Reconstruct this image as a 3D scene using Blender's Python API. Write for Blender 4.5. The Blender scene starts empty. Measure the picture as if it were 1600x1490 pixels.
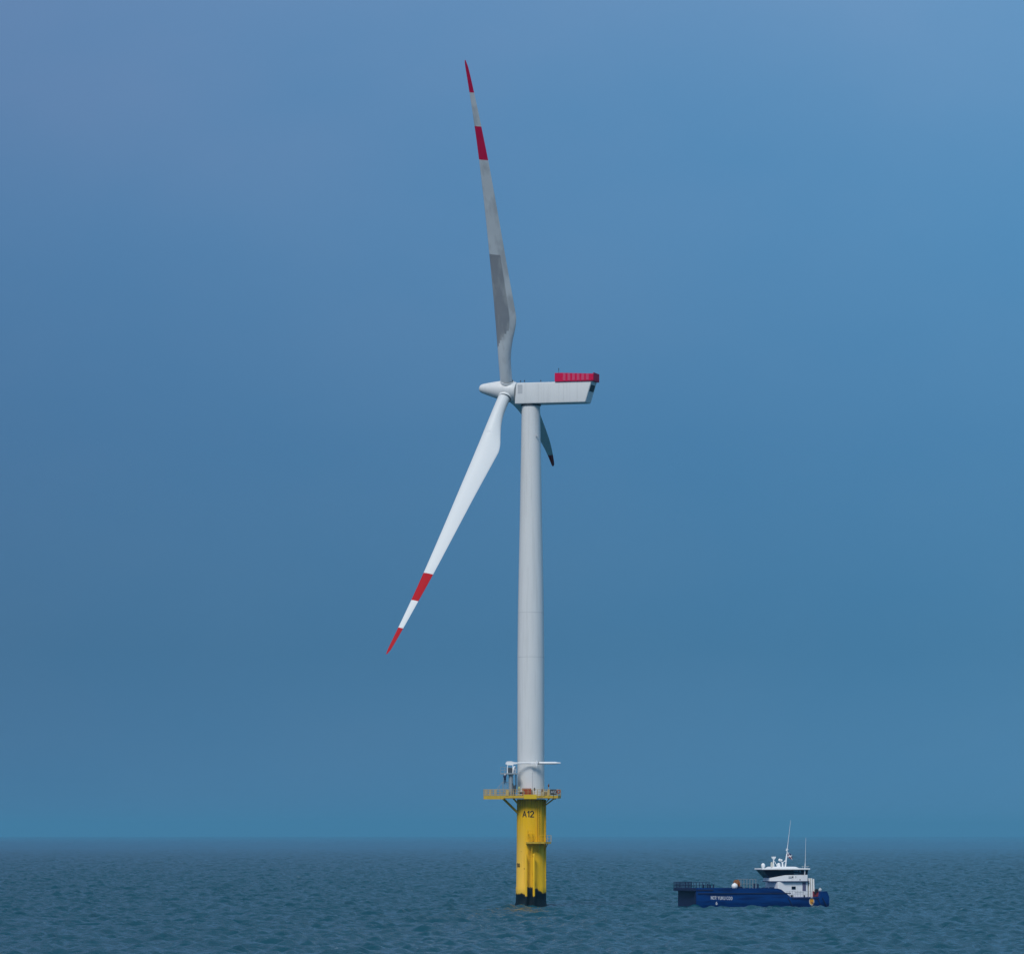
import bpy, bmesh, math, random
import numpy as np
from mathutils import Vector, Matrix

R = math.radians
C = bpy.context.scene.collection
rng = random.Random(7)

# ------------------------------------------------------------------ camera, world, sun
CAM_H, CAM_D, CAM_X = 12.30, 800.0, -3.248
cam_d = bpy.data.cameras.new('camera')
cam = bpy.data.objects.new('camera', cam_d); C.objects.link(cam)
cam.location = (CAM_X, -CAM_D, CAM_H); cam.rotation_euler = (R(90), 0, 0)
cam_d.sensor_fit = 'HORIZONTAL'; cam_d.sensor_width = 36.0
cam_d.lens = 36.0 * 7267 / 1600
cam_d.shift_y = 559.3 / 1600
cam_d.clip_start = 1.0; cam_d.clip_end = 200000.0
bpy.context.scene.camera = cam

vs = bpy.context.scene.view_settings
vs.view_transform = 'Standard'; vs.look = 'None'; vs.exposure = 0.0; vs.gamma = 1.0
vs.use_curve_mapping = False

SUN_EL, SUN_AZ = 48.0, -21.0          # azimuth measured from straight behind the camera, minus = to the left
sun_d = bpy.data.lights.new('sun', 'SUN'); sun_d.energy = 2.25; sun_d.angle = R(20.0)
sun_d.color = (1.0, 0.975, 0.925)
sun = bpy.data.objects.new('sun', sun_d); C.objects.link(sun)
to_sun = Vector((math.sin(R(SUN_AZ)) * math.cos(R(SUN_EL)), -math.cos(R(SUN_AZ)) * math.cos(R(SUN_EL)), math.sin(R(SUN_EL))))
sun.rotation_euler = to_sun.to_track_quat('Z', 'Y').to_euler()
sun.location = (-40, -200, 260)


def lin(r, g, b):
    f = lambda c: (c / 255 / 12.92) if c / 255 <= 0.04045 else ((c / 255 + 0.055) / 1.055) ** 2.4
    return (f(r), f(g), f(b), 1.0)


world = bpy.data.worlds.new('World'); bpy.context.scene.world = world
world.use_nodes = True
wt = world.node_tree; wt.nodes.clear()
W = wt.nodes.new; WL = wt.links.new
sky = W('ShaderNodeTexSky'); sky.sky_type = 'NISHITA'; sky.sun_disc = False
sky.sun_elevation = R(SUN_EL); sky.sun_rotation = math.atan2(to_sun.x, to_sun.y)
BG = 0.10
tc = W('ShaderNodeTexCoord'); sep = W('ShaderNodeSeparateXYZ'); WL(tc.outputs['Generated'], sep.inputs[0])
# cloud deck colour by height above the horizon
ramp = W('ShaderNodeValToRGB'); WL(sep.outputs['Z'], ramp.inputs[0])
stops = [(0.0, (74, 121, 161)), (0.012, (66, 118, 159)), (0.04, (54, 110, 151)), (0.085, (61, 116, 160)),
         (0.13, (76, 128, 172)), (0.18, (97, 139, 181)), (0.45, (120, 152, 186)), (1.0, (135, 160, 185))]
while len(ramp.color_ramp.elements) < len(stops):
    ramp.color_ramp.elements.new(0.5)
for e, (p, c) in zip(ramp.color_ramp.elements, stops):
    e.position = p; e.color = lin(*c)
# broad soft rain-cloud mottling
mp = W('ShaderNodeMapping'); mp.inputs['Scale'].default_value = (9.0, 9.0, 16.0); mp.inputs['Rotation'].default_value = (0, R(24), 0)
WL(tc.outputs['Generated'], mp.inputs[0])
n1 = W('ShaderNodeTexNoise'); n1.inputs['Scale'].default_value = 1.0; n1.inputs['Detail'].default_value = 6.0
n1.inputs['Roughness'].default_value = 0.5; WL(mp.outputs[0], n1.inputs['Vector'])
mr = W('ShaderNodeMapRange'); mr.inputs['From Min'].default_value = 0.3; mr.inputs['From Max'].default_value = 0.7
WL(n1.outputs[0], mr.inputs['Value'])
tint = W('ShaderNodeMixRGB'); tint.inputs[1].default_value = (0.84, 0.975, 1.01, 1); tint.inputs[2].default_value = (1.20, 1.05, 1.04, 1)
WL(mr.outputs[0], tint.inputs[0])
# lighter and bluer to the right of the view
mr2 = W('ShaderNodeMapRange'); mr2.inputs['From Min'].default_value = -0.12; mr2.inputs['From Max'].default_value = 0.12
WL(sep.outputs['X'], mr2.inputs['Value'])
side = W('ShaderNodeMixRGB'); side.inputs[1].default_value = (0.98, 0.865, 0.90, 1); side.inputs[2].default_value = (1.04, 1.16, 1.15, 1)
WL(mr2.outputs[0], side.inputs[0])
m1 = W('ShaderNodeMixRGB'); m1.blend_type = 'MULTIPLY'; m1.inputs[0].default_value = 1.0
WL(ramp.outputs[0], m1.inputs[1]); WL(tint.outputs[0], m1.inputs[2])
m2 = W('ShaderNodeMixRGB'); m2.blend_type = 'MULTIPLY'; m2.inputs[0].default_value = 1.0
WL(m1.outputs[0], m2.inputs[1]); WL(side.outputs[0], m2.inputs[2])
sc_ = W('ShaderNodeVectorMath'); sc_.operation = 'SCALE'; sc_.inputs['Scale'].default_value = 1.0 / BG
WL(m2.outputs[0], sc_.inputs[0])
mixs = W('ShaderNodeMixRGB'); mixs.inputs[0].default_value = 0.95
WL(sky.outputs[0], mixs.inputs[1]); WL(sc_.outputs[0], mixs.inputs[2])
bg = W('ShaderNodeBackground'); bg.inputs['Strength'].default_value = BG
WL(mixs.outputs[0], bg.inputs['Color'])
wo = W('ShaderNodeOutputWorld'); WL(bg.outputs[0], wo.inputs['Surface'])


# ------------------------------------------------------------------ materials
def mat(name, col, rough=0.5, metal=0.0, var=0.06, scale=0.6, stretch=(1, 1, 1), spec=0.5, streak=None):
    """plain paint or metal with a little uneven fading; streak = (colour, amount, scale vector)"""
    m = bpy.data.materials.new(name); m.use_nodes = True
    nt = m.node_tree; b = nt.nodes['Principled BSDF']
    b.inputs['Roughness'].default_value = rough; b.inputs['Metallic'].default_value = metal
    b.inputs['Specular IOR Level'].default_value = spec
    t = nt.nodes.new('ShaderNodeTexCoord')
    mpn = nt.nodes.new('ShaderNodeMapping'); mpn.inputs['Scale'].default_value = stretch
    nt.links.new(t.outputs['Object'], mpn.inputs[0])
    n = nt.nodes.new('ShaderNodeTexNoise'); n.inputs['Scale'].default_value = scale; n.inputs['Detail'].default_value = 5
    nt.links.new(mpn.outputs[0], n.inputs['Vector'])
    mx = nt.nodes.new('ShaderNodeMixRGB'); nt.links.new(n.outputs[0], mx.inputs[0])
    mx.inputs[1].default_value = tuple(c * (1 - var) for c in col) + (1,)
    mx.inputs[2].default_value = tuple(min(1, c * (1 + var)) for c in col) + (1,)
    last = mx.outputs[0]
    if streak:
        sc, amt, sv, lo, hi = streak
        mp2 = nt.nodes.new('ShaderNodeMapping'); mp2.inputs['Scale'].default_value = sv
        nt.links.new(t.outputs['Object'], mp2.inputs[0])
        n2 = nt.nodes.new('ShaderNodeTexNoise'); n2.inputs['Scale'].default_value = 1.0; n2.inputs['Detail'].default_value = 6
        nt.links.new(mp2.outputs[0], n2.inputs['Vector'])
        r2 = nt.nodes.new('ShaderNodeMapRange'); r2.inputs['From Min'].default_value = lo; r2.inputs['From Max'].default_value = hi
        r2.inputs['To Max'].default_value = amt
        nt.links.new(n2.outputs[0], r2.inputs['Value'])
        mx2 = nt.nodes.new('ShaderNodeMixRGB'); nt.links.new(r2.outputs[0], mx2.inputs[0])
        nt.links.new(last, mx2.inputs[1]); mx2.inputs[2].default_value = tuple(sc) + (1,)
        last = mx2.outputs[0]
    nt.links.new(last, b.inputs['Base Color'])
    return m


M = {}
M['white'] = mat('turbine_white', (0.75, 0.76, 0.75), 0.45, var=0.04, scale=0.5, stretch=(1, 1, 0.3),
                 streak=((0.42, 0.43, 0.42), 0.35, (2.2, 2.2, 0.10), 0.52, 0.80))
M['blade_white'] = mat('blade_white', (0.73, 0.75, 0.75), 0.40, var=0.03, scale=0.3)
M['blade_grey'] = mat('shaded_blade_grey', (0.66, 0.69, 0.70), 0.5, var=0.12, scale=0.25,
                      streak=((0.40, 0.41, 0.42), 0.6, (0.6, 0.6, 0.13), 0.45, 0.62))  # shade on the upright blade put into its paint as grey
M['blade_patch'] = mat('dark_patch_grey', (0.31, 0.32, 0.34), 0.55, var=0.15, scale=0.3,
                      streak=((0.50, 0.51, 0.50), 0.6, (0.7, 0.7, 0.10), 0.48, 0.62))  # darker grey for the patch on the upright blade's inner half
M['red'] = mat('blade_red', (0.48, 0.003, 0.010), 0.6, var=0.06, spec=0.15)
M['red_dark'] = mat('deep_red', (0.64, 0.003, 0.065), 0.6, var=0.08, spec=0.15)
M['red_light'] = mat('pale_pink_red', (0.60, 0.055, 0.14), 0.5, var=0.10)  # paler pink red for every other fence panel
M['pale_grey'] = mat('pale_grey', (0.52, 0.54, 0.55), 0.5)
M['seam'] = mat('seam_grey', (0.60, 0.62, 0.62), 0.6)
M['dark'] = mat('dark_grey', (0.035, 0.04, 0.045), 0.6)
M['black'] = mat('black', (0.008, 0.009, 0.011), 0.55)
M['steel'] = mat('galvanised_steel', (0.34, 0.38, 0.40), 0.5, metal=0.2, var=0.15, scale=3)
M['dark_steel'] = mat('dark_steel', (0.06, 0.08, 0.10), 0.5, var=0.2, scale=3)
M['rail'] = mat('faded_yellow_rail', (0.55, 0.38, 0.13), 0.6, var=0.25, scale=2.5)
M['deck_yellow'] = mat('deck_yellow', (0.62, 0.40, 0.03), 0.5, var=0.15, scale=1.5,
                       streak=((0.24, 0.10, 0.02), 0.7, (1.2, 1.2, 0.8), 0.55, 0.75))
M['bright_yellow'] = mat('bright_yellow', (0.75, 0.50, 0.01), 0.5, var=0.06)
M['orange'] = mat('orange_red', (0.42, 0.055, 0.012), 0.5, var=0.15)
M['beige'] = mat('beige', (0.45, 0.36, 0.20), 0.6, var=0.15, scale=2)
M['cream'] = mat('cream', (0.62, 0.60, 0.52), 0.6, var=0.1)
M['lime'] = mat('pale_lime', (0.62, 0.62, 0.22), 0.5)
M['rust'] = mat('rust_brown', (0.16, 0.055, 0.02), 0.8, var=0.3, scale=4)
M['hull'] = mat('hull_blue', (0.003, 0.042, 0.190), 0.4, spec=0.25, var=0.22, scale=0.5, stretch=(0.4, 0.4, 1),
                streak=((0.003, 0.012, 0.075), 0.75, (0.22, 0.22, 1.3), 0.46, 0.66))
M['hull_dark'] = mat('hull_navy', (0.003, 0.012, 0.060), 0.6, var=0.3, scale=1.0)
M['gap_shadow_blue'] = mat('gap_shadow_blue', (0.01, 0.04, 0.12), 0.7, var=0.2)  # dark blue of the painted shadow line under the wheelhouse
M['ship_white'] = mat('ship_white', (0.90, 0.90, 0.90), 0.4, var=0.02, scale=1,
                      streak=((0.55, 0.50, 0.44), 0.35, (1.5, 1.5, 0.25), 0.56, 0.80))
M['glass'] = mat('tinted_glass', (0.004, 0.012, 0.03), 0.25, spec=0.35, var=0.3, scale=0.8)
M['glass_light'] = mat('clear_glass', (0.06, 0.15, 0.22), 0.12, spec=0.6, var=0.3, scale=0.8)
M['gold'] = mat('gold_paint', (0.72, 0.31, 0.03), 0.5, var=0.15, scale=2)
M['tan'] = mat('rusty_orange_wood', (0.32, 0.13, 0.04), 0.7, var=0.35, scale=3)
M['purple'] = mat('purple_grey_door', (0.11, 0.11, 0.20), 0.5)  # the door's own dark purple grey
M['navy'] = mat('navy_cloth', (0.006, 0.010, 0.045), 0.85, var=0.2, scale=4)
M['skin'] = mat('skin', (0.48, 0.29, 0.22), 0.6)
M['helmet'] = mat('white_helmet', (0.7, 0.7, 0.72), 0.4)
M['flag_red'] = mat('flag_red', (0.22, 0.03, 0.05), 0.8)
M['flag_blue'] = mat('flag_blue', (0.012, 0.02, 0.09), 0.8)
M['flag_white'] = mat('flag_white', (0.7, 0.7, 0.72), 0.8)

# yellow steel: uneven paint, sunlight painted on the left, rust runs, dark weed up to a ragged tide line
def yellow_steel(mname, mid_h, weed_z, run_amt):
    ym = bpy.data.materials.new(mname); ym.use_nodes = True
    nt = ym.node_tree; b = nt.nodes['Principled BSDF']; b.inputs['Roughness'].default_value = 0.6; b.inputs['Specular IOR Level'].default_value = 0.25
    N = nt.nodes.new; L = nt.links.new
    geo = N('ShaderNodeNewGeometry'); sp = N('ShaderNodeSeparateXYZ'); L(geo.outputs['Position'], sp.inputs[0])


    def noise(vec_scale, detail, rough=0.5, loc=(0, 0, 0)):
        mm = N('ShaderNodeMapping'); mm.inputs['Scale'].default_value = vec_scale; mm.inputs['Location'].default_value = loc
        L(geo.outputs['Position'], mm.inputs[0])
        nn = N('ShaderNodeTexNoise'); nn.inputs['Scale'].default_value = 1.0
        nn.inputs['Detail'].default_value = detail; nn.inputs['Roughness'].default_value = rough
        L(mm.outputs[0], nn.inputs['Vector']); return nn.outputs[0]


    def rng_node(src, a, bb, lo=0.0, hi=1.0):
        q = N('ShaderNodeMapRange'); q.inputs['From Min'].default_value = a; q.inputs['From Max'].default_value = bb
        q.inputs['To Min'].default_value = lo; q.inputs['To Max'].default_value = hi
        L(src, q.inputs['Value']); return q.outputs[0]


    def mixc(f, c1, c2):
        q = N('ShaderNodeMixRGB')
        L(f, q.inputs[0])
        for i, c in ((1, c1), (2, c2)):
            if isinstance(c, tuple): q.inputs[i].default_value = c + (1,)
            else: L(c, q.inputs[i])
        return q.outputs[0]


    base = mixc(noise((0.5, 0.5, 0.18), 4), (0.84, 0.47, 0.006), (0.95, 0.56, 0.008))
    # left side lighter: sunlight from the left painted into the yellow
    sunlit = rng_node(sp.outputs['X'], -0.6, -1.4, 0.0, 0.55)
    zf = rng_node(sp.outputs['Z'], 15.0, 10.0)
    fm = N('ShaderNodeMath'); fm.operation = 'MULTIPLY'; L(sunlit, fm.inputs[0]); L(zf, fm.inputs[1])
    base = mixc(fm.outputs[0], base, (0.95, 0.60, 0.11))
    runs = rng_node(noise((2.6, 2.6, 0.09), 6, 0.6), 0.55, 0.72, 0, run_amt)
    base = mixc(runs, base, (0.28, 0.13, 0.012))
    topg = rng_node(sp.outputs['Z'], 15.8, 18.6)
    top_streak = rng_node(noise((3.5, 3.5, 0.12), 5, 0.6, (5, 2, 0)), 0.42, 0.62)
    tm = N('ShaderNodeMath'); tm.operation = 'MULTIPLY'; L(topg, tm.inputs[0]); L(top_streak, tm.inputs[1])
    base = mixc(tm.outputs[0], base, (0.34, 0.19, 0.012))  # vertical streaks, darker towards the top of the column
    spots = rng_node(noise((1.3, 1.3, 1.1), 3, 0.5, (11, 4, 2)), 0.70, 0.76, 0, 0.8)
    base = mixc(spots, base, (0.22, 0.08, 0.012))
    # weed / tide line
    wn = noise((1.6, 1.6, 0.5), 6, 0.65)
    if mid_h > 0:
        up = rng_node(sp.outputs['X'], -1.0, -0.72); dn = rng_node(sp.outputs['X'], 0.35, 2.3, 1.0, 0.12)
        mm_ = N('ShaderNodeMath'); mm_.operation = 'MULTIPLY'; L(up, mm_.inputs[0]); L(dn, mm_.inputs[1])
        ms_ = N('ShaderNodeMath'); ms_.operation = 'MULTIPLY'; L(mm_.outputs[0], ms_.inputs[0]); ms_.inputs[1].default_value = mid_h
        mid = ms_.outputs[0]
    else:
        mv = N('ShaderNodeValue'); mv.outputs[0].default_value = 0.0; mid = mv.outputs[0]
    a1 = N('ShaderNodeMath'); a1.operation = 'MULTIPLY_ADD'; L(wn, a1.inputs[0]); a1.inputs[1].default_value = 1.3; L(mid, a1.inputs[2])
    a2 = N('ShaderNodeMath'); a2.operation = 'SUBTRACT'; L(sp.outputs['Z'], a2.inputs[0]); L(a1.outputs[0], a2.inputs[1])
    weed = rng_node(a2.outputs[0], weed_z + 0.12, weed_z - 0.12)
    base = mixc(weed, base, (0.0035, 0.011, 0.017))
    L(base, b.inputs['Base Color'])
    return ym

M['yellow'] = yellow_steel('yellow_steel', 1.15, 1.62, 0.5)
M['yellow_tube'] = yellow_steel('yellow_tube_steel', 0.0, 1.2, 0.5)


# ------------------------------------------------------------------ mesh helpers
class MB:
    """collects shapes and links them as ONE mesh object"""
    def __init__(self): self.v = []; self.f = []; self.m = []

    def add(self, vs_, fs, m=0):
        o = len(self.v); self.v += [tuple(p) for p in vs_]
        for f in fs: self.f.append(tuple(i + o for i in f)); self.m.append(m)
        return self

    def box(self, c, s, rz=0.0, m=0, mtx=None):
        pts = [Vector((x * s[0] / 2, y * s[1] / 2, z * s[2] / 2)) for z in (-1, 1) for y in (-1, 1) for x in (-1, 1)]
        rot = mtx or Matrix.Rotation(rz, 3, 'Z')
        pts = [rot @ p + Vector(c) for p in pts]
        return self.add(pts, [(0, 2, 3, 1), (4, 5, 7, 6), (0, 1, 5, 4), (2, 6, 7, 3), (0, 4, 6, 2), (1, 3, 7, 5)], m)

    def loft(self, rings, m=0, caps=True, closed=True):
        n = len(rings[0]); vs_ = [p for r in rings for p in r]; fs = []
        mm = []
        for i in range(len(rings) - 1):
            for j in range(n if closed else n - 1):
                k = (j + 1) % n
                fs.append((i * n + j, i * n + k, (i + 1) * n + k, (i + 1) * n + j))
                mm.append(m[i] if isinstance(m, (list, tuple)) else m)
        if caps:
            fs.append(tuple(range(n))[::-1]); mm.append(mm[0])
            fs.append(tuple((len(rings) - 1) * n + j for j in range(n))); mm.append(mm[-2])
        o = len(self.v); self.v += [tuple(p) for p in vs_]
        for f, q in zip(fs, mm): self.f.append(tuple(i + o for i in f)); self.m.append(q)
        return self

    def rings(self, prof, n=24, m=0, origin=(0, 0, 0), axis=(0, 0, 1), caps=True):
        """lathe: prof = [(distance along axis, radius)]"""
        ax = Vector(axis).normalized(); u = ax.orthogonal().normalized(); w = ax.cross(u); o = Vector(origin)
        rr = [[o + ax * d + (u * math.cos(2 * math.pi * k / n) + w * math.sin(2 * math.pi * k / n)) * max(r, 1e-4) for k in range(n)] for d, r in prof]
        return self.loft(rr, m, caps)

    def tube(self, p, q, r, r2=None, n=8, m=0):
        p, q = Vector(p), Vector(q); d = (q - p)
        return self.rings([(0, r), (d.length, r if r2 is None else r2)], n, m, p, d)

    def path(self, pts, r, n=6, m=0):
        for a_, b_ in zip(pts[:-1], pts[1:]): self.tube(a_, b_, r, n=n, m=m)
        return self

    def ball(self, c, rad, n=16, m=0):
        rad = (rad,) * 3 if isinstance(rad, (int, float)) else rad
        rr = []
        for i in range(n // 2 + 1):
            t = math.pi * i / (n // 2); s = max(math.sin(t), 1e-3)
            rr.append([(c[0] + rad[0] * s * math.cos(2 * math.pi * k / n), c[1] + rad[1] * s * math.sin(2 * math.pi * k / n), c[2] - rad[2] * math.cos(t)) for k in range(n)])
        return self.loft(rr, m)

    def torus(self, c, axis, R_, r, n=24, k=8, m=0, sq=(1, 1)):
        ax = Vector(axis).normalized(); u = ax.orthogonal().normalized(); w = ax.cross(u); c = Vector(c)
        rr = []
        for i in range(n + 1):
            t = 2 * math.pi * i / n; d = u * math.cos(t) + w * math.sin(t)
            rr.append([c + d * (R_ + r * math.cos(2 * math.pi * j / k)) + ax * (r * math.sin(2 * math.pi * j / k)) for j in range(k)])
        return self.loft(rr, m, caps=False)

    def prism(self, poly, z0, z1, m=0):
        return self.loft([[(x, y, z0) for x, y in poly], [(x, y, z1) for x, y in poly]], m)

    def build(self, name, mats, parent=None, base=(0, 0, 0), bevel=0.0, angle=35, seg=2):
        me = bpy.data.meshes.new(name)
        bx, by, bz = base
        me.from_pydata([(x - bx, y - by, z - bz) for x, y, z in self.v], [], self.f)
        if not isinstance(mats, (list, tuple)): mats = [mats]
        for q in mats: me.materials.append(q)
        me.polygons.foreach_set('material_index', self.m)
        bm = bmesh.new(); bm.from_mesh(me)
        bmesh.ops.recalc_face_normals(bm, faces=bm.faces)
        if bevel:
            es = [e for e in bm.edges if e.is_manifold and e.calc_face_angle(0) > R(40)]
            bmesh.ops.bevel(bm, geom=es, offset=bevel, segments=seg, affect='EDGES', clamp_overlap=True)
        bm.to_mesh(me); bm.free()
        me.shade_smooth(); me.set_sharp_from_angle(angle=R(angle))
        o = bpy.data.objects.new(name, me); C.objects.link(o)
        if parent is not None: o.parent = parent
        return o


def tag(o, label=None, cat=None, group=None, kind=None):
    if label: o['label'] = label
    if cat: o['category'] = cat
    if group: o['group'] = group
    if kind: o['kind'] = kind
    return o


def empty(name, loc, label, cat, rz=0.0, group=None):
    o = bpy.data.objects.new(name, None); C.objects.link(o); o.empty_display_size = 1
    o.location = loc; o.rotation_euler = (0, 0, rz)
    return tag(o, label, cat, group)


def arc(cx, cy, rx, ry, a0, a1, n=8):
    return [(cx + rx * math.cos(R(a0 + (a1 - a0) * i / n)), cy + ry * math.sin(R(a0 + (a1 - a0) * i / n))) for i in range(n + 1)]


GLYPH = {
    'A': [[(0, 0), (0.30, 1), (0.60, 0)], [(0.12, 0.34), (0.48, 0.34)]], '1': [[(0.02, 0.78), (0.22, 1), (0.22, 0)]],
    '2': [arc(0.27, 0.72, 0.26, 0.27, 165, -25) + [(0.0, 0.0), (0.56, 0.0)]],
    '5': [[(0.50, 1), (0.08, 1), (0.05, 0.56)] + arc(0.25, 0.31, 0.27, 0.31, 110, -150)],
    '6': [arc(0.28, 0.30, 0.26, 0.29, 90, 450, 14), [(0.03, 0.32), (0.16, 0.74), (0.40, 1.0)]],
    '0': [arc(0.28, 0.5, 0.26, 0.5, 90, 450, 16)], 'O': [arc(0.30, 0.5, 0.29, 0.5, 90, 450, 16)],
    'C': [arc(0.30, 0.5, 0.30, 0.5, 45, 315, 12)], 'N': [[(0, 0), (0, 1), (0.5, 0), (0.5, 1)]],
    'R': [[(0, 0), (0, 1)] + arc(0.24, 0.75, 0.27, 0.25, 90, -90) + [(0.0, 0.5)], [(0.22, 0.5), (0.52, 0)]],
    'Y': [[(0, 1), (0.28, 0.48), (0.56, 1)], [(0.28, 0.48), (0.28, 0)]],
    'U': [[(0, 1)] + arc(0.26, 0.28, 0.26, 0.28, 180, 360) + [(0.52, 1)]], 'K': [[(0, 0), (0, 1)], [(0.5, 1), (0.02, 0.45)], [(0.18, 0.6), (0.54, 0)]]}


def text_mesh(s, height, bold=0.15, gap=0.24, width=None):
    """painted capitals: vertices (x, z) and faces, centred in x, baseline at z = 0; every stroke lies a hair above the last"""
    v, f = [], []; x0 = 0.0; lay = 0
    for ch in s:
        if ch == ' ': x0 += 0.34; continue
        for st in GLYPH[ch]:
            for (ax_, ay), (bx_, by) in zip(st[:-1], st[1:]):
                d = Vector((bx_ - ax_, by - ay)); ns = max(1, int(d.length / 0.13)); d.normalize(); n = Vector((-d.y, d.x)) * bold / 2; e = d * bold * 0.30
                o = len(v); p0 = Vector((ax_, ay)) - e; p1 = Vector((bx_, by)) + e
                for i in range(ns + 1):
                    q = p0.lerp(p1, i / ns)
                    for sg in (n, -n): v.append((x0 + q.x + sg.x, q.y + sg.y, lay * 0.0015))
                for i in range(ns): f.append((o + 2 * i, o + 2 * i + 1, o + 2 * i + 3, o + 2 * i + 2))
                lay = (lay + 1) % 5
        x0 += max(p[0] for st in GLYPH[ch] for p in st) + gap
    w = x0 - gap; kx = height if width is None else width / w
    return [((x - w / 2) * kx, y * height, l) for x, y, l in v], f


# ------------------------------------------------------------------ the sea: one sheet of real waves out to the horizon
def build_sea():
    near = np.concatenate([[-2500, -1200, -400, 0, 150, 280, 360], np.arange(410, 1300, 0.5)])
    rows = [1300.0]; d = 0.5
    while rows[-1] < 4200:
        d = 0.5 + (rows[-1] - 1300) / 2900 * 1.8; rows.append(rows[-1] + d)
    while rows[-1] < 9000: rows.append(rows[-1] + 3.2)
    while rows[-1] < 58000:
        d *= 1.06; rows.append(rows[-1] + d)
    ys = np.concatenate([near, rows]) - CAM_D
    D = np.maximum(np.abs(ys + CAM_D), 420.0)
    u = np.linspace(-1, 1, 561)
    half = 0.135 * D
    xs_in = half[:, None] * u[None, :] + CAM_X
    ext = np.array([1.15, 1.4, 1.9, 3.0, 5.5, 11.0])
    wid = np.minimum(half[:, None] * ext[None, :] + 40 * (ext[None, :] - 1) ** 2, 25000)
    wid = np.maximum.accumulate(np.maximum(wid, half[:, None] * 1.05), axis=1)
    X = np.concatenate([CAM_X - wid[:, ::-1], xs_in, CAM_X + wid], axis=1)
    Y = np.repeat(ys[:, None], X.shape[1], axis=1)
    dx = np.gradient(X, axis=1); dy = np.abs(np.gradient(Y, axis=0))
    spc = np.maximum(np.abs(dx), dy)
    r = np.random.default_rng(12)
    Z = np.zeros_like(X); HX = np.zeros_like(X); HY = np.zeros_like(X)
    lam = np.exp(np.linspace(math.log(1.7), math.log(26), 72)) * r.uniform(0.93, 1.07, 72)
    for l in lam:
        k = 2 * math.pi / l
        th = R(-62) + r.normal() * R(34)
        amp = 0.0145 * l * r.uniform(0.6, 1.3) * (math.exp(-(l / 7.0) ** 2) + 0.15 * math.exp(-(l / 22) ** 2))
        ph = k * (X * math.cos(th) + Y * math.sin(th)) + r.uniform(0, 6.283)
        w = np.clip((l / spc - 2.2) / 1.5, 0, 1) * amp
        Z += w * np.cos(ph); s = np.sin(ph) * w * 0.6
        HX -= s * math.cos(th); HY -= s * math.sin(th)
    nr, ncl = X.shape
    co = np.stack([X + HX, Y + HY, Z], axis=2).reshape(-1, 3).astype(np.float32)
    i = np.arange(nr - 1)[:, None] * ncl + np.arange(ncl - 1)[None, :]
    q = np.stack([i, i + 1, i + ncl + 1, i + ncl], axis=2).reshape(-1, 4).astype(np.int32)
    me = bpy.data.meshes.new('sea')
    me.vertices.add(len(co)); me.vertices.foreach_set('co', co.ravel())
    me.loops.add(q.size); me.loops.foreach_set('vertex_index', q.ravel())
    me.polygons.add(len(q)); me.polygons.foreach_set('loop_start', np.arange(0, q.size, 4, dtype=np.int32))
    me.update(calc_edges=True); me.validate()
    me.shade_smooth()
    o = bpy.data.objects.new('sea', me); C.objects.link(o); tag(o, kind='structure'); o.location.z = -0.16
    m = bpy.data.materials.new('sea_water'); m.use_nodes = True
    t = m.node_tree; p = t.nodes['Principled BSDF']
    p.inputs['Base Color'].default_value = (0.008, 0.072, 0.092, 1)
    p.inputs['Roughness'].default_value = 0.17; p.inputs['IOR'].default_value = 1.333
    g = t.nodes.new('ShaderNodeNewGeometry')
    hs = []
    for sc, wgt in (((0.9, 1.6, 1), 0.11), ((2.6, 4.0, 1), 0.04)):
        mp_ = t.nodes.new('ShaderNodeMapping'); mp_.inputs['Scale'].default_value = sc
        t.links.new(g.outputs['Position'], mp_.inputs[0])
        n_ = t.nodes.new('ShaderNodeTexNoise'); n_.inputs['Scale'].default_value = 1.0; n_.inputs['Detail'].default_value = 4
        t.links.new(mp_.outputs[0], n_.inputs['Vector'])
        mu = t.nodes.new('ShaderNodeMath'); mu.operation = 'MULTIPLY'; mu.inputs[1].default_value = wgt
        t.links.new(n_.outputs[0], mu.inputs[0]); hs.append(mu.outputs[0])
    ad = t.nodes.new('ShaderNodeMath'); t.links.new(hs[0], ad.inputs[0]); t.links.new(hs[1], ad.inputs[1])
    bp = t.nodes.new('ShaderNodeBump'); bp.inputs['Strength'].default_value = 1.0; bp.inputs['Distance'].default_value = 2.0
    t.links.new(ad.outputs[0], bp.inputs['Height']); t.links.new(bp.outputs[0], p.inputs['Normal'])
    # a few small breaking crests
    fo = []
    for sc, lo, hi in (((0.30, 0.42, 1), 0.745, 0.775), ((1.3, 1.6, 1), 0.45, 0.60)):
        mp_ = t.nodes.new('ShaderNodeMapping'); mp_.inputs['Scale'].default_value = sc; mp_.inputs['Location'].default_value = (3, 7, 0)
        t.links.new(g.outputs['Position'], mp_.inputs[0])
        n_ = t.nodes.new('ShaderNodeTexNoise'); n_.inputs['Scale'].default_value = 1.0; n_.inputs['Detail'].default_value = 2
        t.links.new(mp_.outputs[0], n_.inputs['Vector'])
        q_ = t.nodes.new('ShaderNodeMapRange'); q_.inputs['From Min'].default_value = lo; q_.inputs['From Max'].default_value = hi
        t.links.new(n_.outputs[0], q_.inputs['Value']); fo.append(q_.outputs[0])
    fm_ = t.nodes.new('ShaderNodeMath'); fm_.operation = 'MULTIPLY'; t.links.new(fo[0], fm_.inputs[0]); t.links.new(fo[1], fm_.inputs[1])
    mc = t.nodes.new('ShaderNodeMixRGB'); t.links.new(fm_.outputs[0], mc.inputs[0])
    mc.inputs[1].default_value = (0.006, 0.062, 0.092, 1); mc.inputs[2].default_value = (0.20, 0.27, 0.30, 1)
    t.links.new(mc.outputs[0], p.inputs['Base Color'])
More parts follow.
